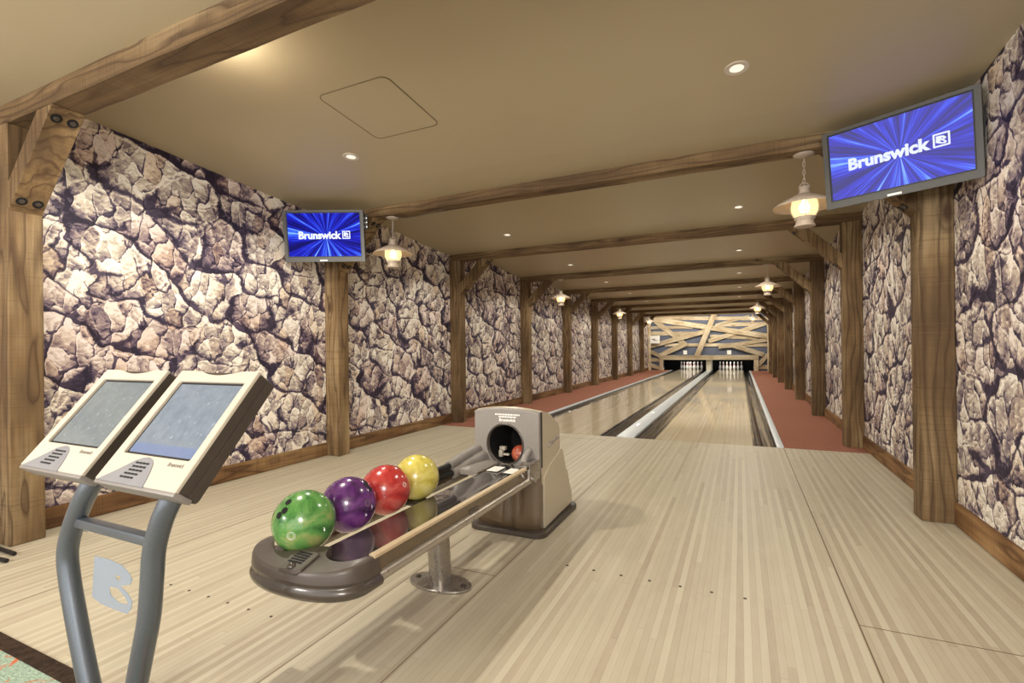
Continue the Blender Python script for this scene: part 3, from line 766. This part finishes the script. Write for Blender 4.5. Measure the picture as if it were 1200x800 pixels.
# tray
bm = new(); prism(bm, [(-1.338, .398), (-1.330, .405), (-1.14, .408), (-1.094, .437), (-1.090, .430), (-1.136, .398), (-1.2, .388)], lambda x, z, y: Vector((x, y, z)), RY0-.01, RY1-.018)
tray = rob('ball_tray', bm, TRAY)
for (x0, x1, y0, y1) in ((-1.315, -1.245, 2.45, 2.56), (-1.205, -1.135, 2.44, 2.55)):
    b = new(); prism(b, rrect(x0, x1, y0, y1, .006, 2), lambda x, y, z: Vector((x, y, z)), .4095, .4105); rob('paper_label', b, WHITE, tray, smooth=False)
for sgn, nm in ((1, 'right'), (-1, 'left')):
    X = lambda x: BX+sgn*(x-BX)
    b = new(); prism(b, [(X(-1.096), .430), (X(-1.094), .4415), (X(-1.078), .444), (X(-1.070), .440), (X(-1.070), .430), (X(-1.088), .424)], lambda x, z, y: Vector((x, y, z)), RY0, RY1-.16 if sgn > 0 else RY1-.32)
    side = rob('side_rail', b, LIP if sgn > 0 else TARGRAY)
    b = new(); prism(b, [(X(-1.100), .428), (X(-1.080), .424), (X(-1.086), .400), (X(-1.084), .378), (X(-1.104), .378)], lambda x, z, y: Vector((x, y, z)), RY0, RY1-.16 if sgn > 0 else RY1-.32)
    rob('rail_band', b, BRONZE, side)
    b = new(); cyl(b, (X(-1.084), RY0-.01, .357), (X(-1.084), RY1-.14, .357), .0185, 20); rob('rail_tube', b, RAILTUBE, side)
    if sgn < 0:
        b = new(); cyl(b, (-1.472, RY0, .408), (-1.472, RY1-.3, .408), .02, 16); cyl(b, (-1.487, RY0, .446), (-1.487, RY1-.3, .446), .018, 16); rob('rubber_guide', b, BLACK, side)
# moulded sleeves by the hood
b = new(); tube(b, smooth_path([(-1.487, 2.33, .448), (-1.487, 2.45, .462), (-1.482, 2.56, .475), (-1.474, 2.665, .485)], 5), [.026]*5+[.03]*5+[.031]*6, 16)
tube(b, smooth_path([(-1.464, 2.33, .405), (-1.462, 2.45, .418), (-1.452, 2.56, .43), (-1.438, 2.665, .44)], 5), [.03]*5+[.036]*5+[.04]*6, 16)
rob('rail_sleeve', b, HOODGREY)
b = new(); prism(b, [(-1.44, .40), (-1.35, .40), (-1.332, .412), (-1.345, .422), (-1.44, .43)], lambda x, z, y: Vector((x, y, z)), 2.36, 2.66); rob('rail_sleeve', b, HOODGREY)
b = new(); box(b, -1.128, -1.066, 2.50, 2.665, .34, .452, .012); box(b, -1.12, -1.07, 2.46, 2.51, .425, .452, .006); cyl(b, (-1.075, 2.535, .37), (-1.045, 2.535, .37), .022, 16)
rob('rail_clamp', b, STEEL)
b = new(); tube(b, smooth_path([(-1.13, 2.56, .44), (-1.135, 2.60, .475), (-1.13, 2.65, .50)], 5), .02, 12); rob('rail_sleeve', b, HOODGREY)
# front end cap: D-shaped tub, deck with two ball pockets
CX = -1.31
def dee(s, yb=1.262, n=22, sx=.248, sy=.137, yc=1.212):
    out = [(CX+sx*s, yb)]
    for k in range(n+1):
        a = -PI*k/n
        ca, sa = math.cos(a), math.sin(a)
        out.append((CX+sx*s*math.copysign(abs(ca)**.88, ca), yc+sy*s*math.copysign(abs(sa)**.88, sa)))
    out.append((CX-sx*s, yb)); return out
bm = new(); rings = []
for z, s in ((.306, .45), (.310, .58), (.322, .66), (.326, .88), (.332, .96), (.342, 1.005), (.352, 1.02), (.362, 1.008), (.368, .975), (.372, .962), (.377, .962), (.381, .98), (.388, .98)):
    rings.append([bm.verts.new((x, y, z)) for x, y in dee(s)])
for A, B in zip(rings, rings[1:]):
    n = len(A)
    for k in range(n): bm.faces.new((A[k], A[(k+1) % n], B[(k+1) % n], B[k]))
bm.faces.new(rings[0]); bm.faces.new(rings[-1])
cap = rob('end_cap', bm, TARGRAY)
# deck
def arc(cx, cy, r, a0, a1, n=14): return [(cx+r*math.cos(a0+(a1-a0)*k/n), cy+r*math.sin(a0+(a1-a0)*k/n)) for k in range(n+1)]
def deck_poly(s):
    d = dee(s, 1.262)
    rp = arc(-1.178, 1.245, .080, PI*1.02, 2*PI-.2)     # right pocket, left->right
    lp = arc(-1.412, 1.262, .106, PI+.40, 2*PI-.42)
    mid = [(-1.306, 1.226), (-1.292, 1.234), (-1.270, 1.238), (-1.260, 1.240)]
    return [(CX+.247*s, 1.255), (CX+.249*s, 1.225)]+d[1:-1]+[(CX-.249*s, 1.225), (-1.520, 1.226)]+lp[1:-1]+mid+rp[1:-1]
def dz(y): t = max(0, min(1, (1.22-y)/.16)); return .436-.030*t*t
bm = new(); rings = []
for off, s in ((None, .985), (-.012, .968), (-.004, .95), (0, .92)):
    rings.append([bm.verts.new((x, y, .386 if off is None else dz(y)+off)) for x, y in deck_poly(s)])
for A, B in zip(rings, rings[1:]):
    n = len(A)
    for k in range(n): bm.faces.new((A[k], A[(k+1) % n], B[(k+1) % n], B[k]))
f = bm.faces.new(rings[-1]); bmesh.ops.triangulate(bm, faces=[f])
rob('cap_deck', bm, DECK, cap, ang=30)
b = new(); prism(b, [(-1.325, 1.080), (-1.250, 1.078), (-1.236, 1.092), (-1.246, 1.176), (-1.322, 1.174), (-1.338, 1.14)], lambda x, y, z: Vector((x, y, z+dz(y)-.436)), .430, .444)
vent = rob('vent_panel', b, DECK, cap, bevel=.004)
b = new()
for k in range(5):
    yv = 1.112+k*.0115; xs = -1.318-.001*k
    box(b, xs, xs+.056, yv, yv+.0065, .4425+dz(yv)-.436, .4455+dz(yv)-.436)
rob('vent_slot', b, HOLE, vent, smooth=False)
b = new(); lathe(b, [(0, .012), (.008, .010), (.013, .004), (.014, 0)], 18, (-1.284, 1.096, .425)); rob('round_knob', b, TARGRAY, vent)
# leg
b = new(); cyl(b, (-1.285, 1.935, .008), (-1.285, 1.90, .39), .052, 28); leg = rob('support_leg', b, STEEL)
b = new(); prism(b, circle(-1.288, 1.935, .162, .088), lambda x, y, z: Vector((x, y, z)), .0015, .012); fp = rob('foot_plate', b, STEEL, leg, bevel=.003)
for xx in (-1.412, -1.164):
    b = new(); cyl(b, (xx, 1.935, .012), (xx, 1.935, .016), .014, 18); cyl(b, (xx, 1.935, .016), (xx, 1.935, .021), .008, 6); rob('foot_bolt', b, DKBROWN, leg)
b = new(); box(b, -1.49, -1.08, 1.86, 1.94, .372, .392, .004); rob('cross_bearer', b, TARGRAY)
# hood
HX0, HX1 = -1.496, -1.066
def arch(x): t = (x-(HX0+HX1)/2)/((HX1-HX0)/2); return .020*(1-t*t)
def hx(z): return 0.0
upper = [(2.672, .30), (2.672, .722), (2.70, .727), (2.76, .715), (2.83, .692), (2.90, .655), (2.96, .622), (2.99, .596), (3.0, .57), (3.0, .30)]
bm = new(); nx = 14; rings = []
for i in range(nx+1):
    x = HX0+(HX1-HX0)*i/nx
    ring = [bm.verts.new((x, y, z+(arch(x) if z > .55 else 0))) for y, z in upper]; rings.append(ring)
for A, B in zip(rings, rings[1:]):
    for k in range(1, len(A)-1): bm.faces.new((A[k], A[k+1], B[k+1], B[k]))
for R_ in (rings[0], rings[-1]): bm.faces.new(R_)
hood = rob('hood', bm, HOODBEIGE, ang=35)
lowerp = [(2.695, .03), (2.695, .395), (2.99, .395), (2.995, .462), (3.0, .462), (3.035, .44), (3.06, .38), (3.10, .30), (3.14, .265), (3.17, .18), (3.215, .12), (3.22, .045), (3.20, .03)]
bm = new(); prism(bm, lowerp, lambda y, z, x: Vector((x, y, z)), HX0+.004, HX1-.004)
lb = rob('lower_body', bm, HOODBEIGE, bevel=.008)
# raised wedge on the side panel
for xs, s_ in ((HX1, 1), (HX0, -1)):
    b = new(); prism(b, [(2.70, .035), (2.70, .33), (2.80, .39), (3.02, .452), (3.05, .40), (3.09, .31), (3.13, .27), (3.16, .19), (3.205, .12), (3.21, .05)], lambda y, z, x: Vector((x, y, z)), xs-.004*s_, xs+.009*s_)
    rob('side_panel', b, HOODBEIGE, hood, bevel=.006)
# grey face with the round mouth
top = [(HX1+(HX0-HX1)*k/16, .722+arch(HX1+(HX0-HX1)*k/16)) for k in range(17)]
outer = [(HX0, .42), (HX0+.0, .36), (HX1, .36)]+top
mouth = circle(-1.289, .524, .116, .119, 44)
bm = new(); plate_holes(bm, outer, [mouth], lambda x, z, y: Vector((x, y, z)), 2.645, 2.672)
face = rob('front_panel', bm, HOODGREY, bevel=.006)
b = new(); tube(b, [(-1.289+.119*math.cos(2*PI*k/44), 2.646, .524+.122*math.sin(2*PI*k/44)) for k in range(44)], .0065, 10, closed=True); rob('mouth_ring', b, TARGRAY, face)
b = new(); n = 36; rA = [b.verts.new((x, 2.655, z)) for x, z in circle(-1.289, .524, .117, .120, n)]; rB = [b.verts.new((x, 2.985, z)) for x, z in circle(-1.289, .50, .117, .120, n)]
for k in range(n): b.faces.new((rA[k], rA[(k+1) % n], rB[(k+1) % n], rB[k]))
b.faces.new(rB); rob('mouth_tunnel', b, HOLE, face)
b = new(); box(b, HX1-.004, HX1+.0012, 2.674, 2.692, .395, .722); rob('shadow_gap', b, BLACK, hood, smooth=False)
b = new(); box(b, -1.375, -1.335, 2.74, 2.77, .465, .49, .005); box(b, -1.37, -1.345, 2.72, 2.75, .428, .47, .004); box(b, -1.34, -1.30, 2.72, 2.74, .44, .452, .003); rob('ball_stop', b, CREAM, face)
# lower front: two glossy bulges with a fold between
bm = new(); cols = []
for k in range(25):
    t = k/24; x = HX0+.004+(HX1-HX0-.008)*t
    fold = .026*math.exp(-((t-.56)/.05)**2)
    cols.append((x, 2.648+.02*(2*t-1)**4-.018*(1-(2*t-1)**2)+fold))
rows = [(.03, .012), (.06, .0), (.12, .004), (.2, .012), (.3, .018), (.395, .018)]
g = [[bm.verts.new((x, y+dy*.9, z)) for x, y in cols] for z, dy in rows]
for A, B in zip(g, g[1:]):
    for k in range(24): bm.faces.new((A[k], A[k+1], B[k+1], B[k]))
ex = bmesh.ops.extrude_face_region(bm, geom=list(bm.faces)); 
for v in [v for v in ex['geom'] if isinstance(v, bmesh.types.BMVert)]: v.co.y = 2.70
rob('lower_front_panel', bm, BRONZE, ang=50)
b = new(); prism(b, rrect(-1.53, -1.03, 2.60, 3.28, .07), lambda x, y, z: Vector((x, y, z)), .001, .03); rob('base_plate', b, DKBROWN, bevel=.008)
# printed lines and badges
V = lambda p: (p[0]-BX, p[1]-1.93, p[2])
M = frame(V((-1.272, 2.6442, .671)), (1, 0, 0), (0, 0, 1)); lettering('printed_lettering', 'Brunswick', .026, LETTERP, face, M, .0004, .0007)
b = new(); rr = random.Random(4)
for z, x0, x1 in ((.704, -1.352, -1.19), (.690, -1.328, -1.212)):
    x = x0
    while x < x1:
        w = rr.uniform(.005, .016); box(b, x, min(x+w, x1), 2.6436, 2.6446, z-.0045, z+.0045); x += w+.0035
rob('printed_lines', b, LETTERP, face, smooth=False)
M = frame(V((-1.0652, 2.885, .524)), (0, 1, .13), (0, -.13, 1)); lettering('side_lettering', 'Brunswick', .048, CHROME, hood, M, .002, .0008)

# bowling balls
def ball(label, c, m, holes, r=.1065, rot=0, marks=()):
    bm = new(); bmesh.ops.create_uvsphere(bm, u_segments=48, v_segments=28, radius=r)
    o = ob('bowling_ball', bm, m); o.location = c; tag(o, label, 'bowling ball', 'bowling balls')
    for d in holes:
        d = Vector(d).normalized(); b = new(); cyl(b, d*(r-.004), d*(r+.0006), .0115 if len(holes) else .01, 18); ob('finger_hole', b, HOLE, o)
    for d, w in marks:
        d = Vector(d).normalized(); u = d.cross(Vector((0, 0, 1))).normalized(); v = u.cross(d); b = new()
        tube(b, [(d*r+(u*w*math.cos(2*PI*k/20)+v*w*math.sin(2*PI*k/20))).normalized()*(r+.0002) for k in range(20)], .0007, 6, closed=True)
        tube(b, [(d*r+(u*w*.6*math.cos(2*PI*k/20)+v*w*.7*math.sin(2*PI*k/20))).normalized()*(r+.0002) for k in range(20)], .0006, 6, closed=True)
        ob('engraved_mark', b, LETTERG if m is BP else WHITE, o)
    return o
def dirn(c, px, py):   # direction on the ball facing a seen point, precomputed from the viewing ray
    return None
GH = [(.047, -.801, .596), (-.104, -.887, .449), (-.02, -.60, .80)]; GM = (.427, -.896, -.124)
PH = [(.646, .208, .735), (.755, .311, .577), (.5, .35, .79)]; PM = (.977, -.083, .198)
ball('green swirled bowling ball resting in the front end cap of the rack', (-1.405, 1.255, .4985), BG, GH, marks=[(GM, .014)])
ball('dark purple swirled bowling ball between the green and the red ball', (-1.41, 1.478, .4915), BP, PH, marks=[(PM, .013)])
ball('red swirled bowling ball between the purple and the yellow ball', (-1.41, 1.70, .4905), BR, [(.3, .5, .8), (.2, .6, .75)], marks=[((.93, 0, .30), .010)])
ball('yellow swirled bowling ball, last of the row towards the hood', (-1.41, 1.925, .4905), BY, [(-.2, .7, .7), (-.1, .8, .6)])
ball('rust red bowling ball seen inside the dark mouth of the hood', (-1.226, 2.735, .455), BO, [], .056)

# ------------------------------------------------------------------ scoring console
con = empty('scoring_console', 'double touch screen scoring console on a silver tubular stand', 'scoring console', (-1.69, .81, 0))
OC = Vector((-1.69, .81, 0))
def cob(name, bm, m, parent=None, **kw):
    bm.transform(Matrix.Translation(-OC)); return ob(name, bm, m, parent or con, **kw)
legL = smooth_path([(-1.80, .85, .775), (-1.815, .82, .705), (-1.855, .81, .64), (-1.915, .81, .55), (-1.945, .81, .47), (-1.935, .81, .39), (-1.90, .81, .28), (-1.855, .81, .16), (-1.81, .81, .05), (-1.80, .81, .012)], 5)
legR = smooth_path([(-1.405, .85, .775), (-1.415, .82, .705), (-1.445, .81, .64), (-1.482, .81, .555), (-1.495, .81, .465), (-1.51, .81, .36), (-1.54, .81, .26), (-1.575, .81, .15), (-1.605, .81, .05), (-1.61, .81, .012)], 5)
for P in (legL, legR):
    b = new(); tube(b, P, .0285, 20); cob('stand_leg', b, SILVER)
b = new(); box(b, -1.925, -1.485, .795, .825, .562, .590, .004)
b.transform(Matrix.Translation((0, 0, 0))); cob('cross_bar', b, SILVER)
for xx in (-1.80, -1.61):
    b = new(); cyl(b, (xx, .81, .0095), (xx, .81, .016), .05, 28); cob('foot_flange', b, SILVER)
# clear panel between the legs and the frosted emblem on it
inL = [(p.x+.02, p.z) for p in legL if .05 < p.z < .565]; inR = [(p.x-.02, p.z) for p in legR if .05 < p.z < .565]
b = new(); prism(b, inL+inR[::-1], lambda x, z, y: Vector((x, y, z)), .808, .812); pan = cob('clear_panel', b, GLASS, smooth=False)
EM = [(-1.781, 0.486), (-1.702, 0.489), (-1.635, 0.483), (-1.597, 0.466), (-1.584, 0.449), (-1.597, 0.434), (-1.645, 0.422), (-1.606, 0.407), (-1.585, 0.39), (-1.59, 0.367), (-1.612, 0.347), (-1.677, 0.346), (-1.75, 0.348), (-1.798, 0.359)]
EH = [(-1.671, 0.45), (-1.645, 0.449), (-1.641, 0.44), (-1.663, 0.436)]
EH2 = [(-1.703, 0.408), (-1.659, 0.412), (-1.62, 0.393), (-1.603, 0.376), (-1.65, 0.371), (-1.695, 0.385)]
b = new(); plate_holes(b, EM, [EH, EH2], lambda x, z, y: Vector((x, y, z)), .8060, .8072); cob('frosted_emblem', b, ETCH, pan, smooth=False)
# two terminals
UV = Vector((0, .636, .772)); UN = Vector((0, -.772, .636))
def terminal(x0, w, screen):
    O = Vector((x0, .752, .746)); h = .378
    Mx = frame(O-OC, (1, 0, 0), UV)
    def tob(name, bm, m, parent, **kw): bm.transform(Mx); return ob(name, bm, m, parent, **kw)
    # housing with seam groove
    b = new(); prism(b, rrect(.0, w, .0, h, .012), flat(0), -.066, -.036)
    hs = tob('terminal', b, DKBROWN, con, bevel=.008)
    b = new(); prism(b, rrect(.0, w, .0, h, .012), flat(0), -.0345, -.004); tob('front_shell', b, DKBROWN, hs, bevel=.002)
    b = new(); prism(b, rrect(.003, w-.003, .003, h-.003, .011), flat(0), -.04, -.03); tob('seam', b, BLACK, hs)
    # cream face with scooped top edge and screen window
    top = []
    for k in range(25):
        t = 1-k/24; x = .0+w*t; sc = .016*max(0, math.cos((t-.52)/.30*PI/2))**1.3 if abs(t-.52) < .30 else 0
        top.append((x, h-sc))
    outer = [(.0, .0), (w, .0)]+top
    sx0, sx1, sy0, sy1 = .034, w-.028, .085, .085+.252
    b = new(); plate_holes(b, outer, [rrect(sx0, sx1, sy0, sy1, .006, 3)], flat(0), -.006, .006); fc = tob('face_plate', b, CREAM, hs, bevel=.003)
    b = new(); prism(b, rrect(sx0-.001, sx1+.001, sy0-.001, sy1+.001, .004, 2), flat(0), -.008, -.003); tob('screen_surround', b, BLACK, fc, smooth=False)
    b = new(); prism(b, rrect(0, sx1-sx0-.016, 0, sy1-sy0-.016, .003, 2), flat(0), -.0028, -.0018)
    s = ob('screen', b, screen, hs, smooth=False); s.matrix_local = Mx @ Matrix.Translation((sx0+.008, sy0+.008, 0))
    # grey speaker arch
    pts = [(.012, -.002)]+[(.012+.085*t, .05*t**1.15) for t in (.2, .4, .6, .8, 1)]+[(.12, .066), (.145, .076), (.168, .080), (.19, .076), (.206, .064), (.217, .045), (.226, .022), (.232, -.002)]
    b = new(); prism(b, [(a, c) for a, c in pts], flat(0), .002, .0082); sp = tob('speaker_panel', b, GREYP, hs, bevel=.002)
    b = new()
    for k in range(5):
        xa = .112+.006*k-.002*abs(k-2); y = .0145+.0108*k
        for q in range(4): box(b, xa+q*.0158, xa+q*.0158+.0135, y, y+.0052, .0078, .0088)
    tob('speaker_slot', b, HOLE, sp, smooth=False)
    lettering('printed_lettering', 'Brunswick', .016, LETTERG, fc, Mx @ Matrix.Translation((w-.068, .068, .0064)), .0003, .0002, .25)
    b = new(); box(b, .0, w, -.010, .004, -.05, .004, .004); tob('lower_trim', b, HOODGREY, hs)
    return hs
terminal(-2.083, .362, KSCL)
terminal(-1.648, .366, KSCR)
b = new(); box(b, -1.86, -1.36, .85, .90, .745, .785, .006); cob('mounting_bar', b, DKBROWN)

# ------------------------------------------------------------------ dark furniture foot at the left edge
b = new(); tube(b, [(-3.95, 1.16, .016), (-3.70, 1.185, .014), (-3.515, 1.205, .012)], .011, 10); tube(b, [(-3.95, 1.25, .016), (-3.74, 1.262, .014), (-3.60, 1.265, .012)], .011, 10)
tube(b, [(-3.93, 1.16, .016), (-3.93, 1.25, .016)], .011, 10)
tag(ob('furniture_foot', b, BLACK), 'black metal furniture foot reaching onto the floor at left picture edge', 'furniture foot')

# ------------------------------------------------------------------ lights
def light(name, kind, loc, power, col=(1, .86, .66), **kw):
    d = bpy.data.lights.new(name, kind); d.energy = power; d.color = col
    for k, v in kw.items(): setattr(d, k, v)
    o = bpy.data.objects.new(name, d); C.objects.link(o); o.location = loc; return o
WARM = (1, .935, .80)
for sx in (-2.68, 0.0):
    for i, y in enumerate(DLY[:6]):
        light('downlight_beam', 'SPOT', (sx, y, ceil_z(y)-.02), (66, 78, 95, 108, 118, 118)[i], WARM, spot_size=math.radians(150), spot_blend=.4, shadow_soft_size=.06)
light('beam_spot', 'SPOT', (-2.35, 1.57, 2.54), 138, WARM, spot_size=math.radians(168), spot_blend=.25, shadow_soft_size=.04)
light('beam_spot_glow', 'POINT', (-2.35, 1.57, 2.55), 9, WARM, shadow_soft_size=.05)
for (x, y, z) in PEND:
    light('pendant_bulb', 'POINT', (x, y, z-.375), 9, (1, .84, .62), shadow_soft_size=.03)
# unseen spots added to brighten the feature wall, then ceiling lights of the last bays
for x in (-3.2, -2.0, -.8, .4): light('feature_wall_fill', 'SPOT', (x, 22.6, 2.47), 75, WARM, spot_size=math.radians(130), spot_blend=.6, shadow_soft_size=.05).rotation_euler = (math.radians(48), 0, 0)
for sx in (-2.68, 0.0):
    for y in (18.4, 20.9): light('downlight_beam', 'SPOT', (sx, y, ceil_z(y)-.02), 120, WARM, spot_size=math.radians(150), spot_blend=.4, shadow_soft_size=.06)
# unseen area lights added to whiten the pins, behind the header
for x in (-2.14, -.41): light('pin_deck_fill', 'AREA', (x, 24.12, .60), 7, (1, .97, .92), shape='RECTANGLE', size=1.0, size_y=.06).rotation_euler = (math.radians(35), 0, 0)
# lounge behind the viewer: two broad unseen lights added as soft fill
for x in (-3.0, .5): light('lounge_fill', 'AREA', (x, -1.4, 1.9), 75, (1, .95, .88), shape='DISK', size=1.0).rotation_euler = (math.radians(95), 0, 0)
w = bpy.data.worlds.new('world'); bpy.context.scene.world = w; w.use_nodes = True
bg = w.node_tree.nodes['Background']; bg.inputs[0].default_value = (1.0, .96, .90, 1); bg.inputs[1].default_value = 2.2

# ------------------------------------------------------------------ camera
cam = bpy.data.cameras.new('camera'); co = bpy.data.objects.new('camera', cam); C.objects.link(co)
cam.sensor_width = 36; cam.sensor_fit = 'HORIZONTAL'; cam.lens = 572.8/1200*36; cam.shift_y = 6.81/1200; cam.clip_start = .02
yaw, pit, rol = math.radians(25.022), math.radians(-.149), math.radians(-.645)
def ray(dx, dy):
    a = dx*math.cos(rol)+dy*math.sin(rol); b = -dx*math.sin(rol)+dy*math.cos(rol)
    xc, y2, z2 = a, b, 1.0
    yc = y2*math.cos(pit)+z2*math.sin(pit); zc = -y2*math.sin(pit)+z2*math.cos(pit)
    return Vector((xc*math.cos(yaw)-zc*math.sin(yaw), xc*math.sin(yaw)+zc*math.cos(yaw), -yc))
fwd = ray(0, 0); rt_ = (ray(1, 0)-fwd).normalized(); up_ = rt_.cross(fwd)
co.matrix_world = Matrix(((rt_.x, up_.x, -fwd.x, 0), (rt_.y, up_.y, -fwd.y, 0), (rt_.z, up_.z, -fwd.z, 1.1), (0, 0, 0, 1)))
S = bpy.context.scene; S.camera = co
S.view_settings.view_transform = 'Standard'; S.view_settings.look = 'None'; S.view_settings.gamma = 1; S.view_settings.use_curve_mapping = False
S.view_settings.exposure = 0.0
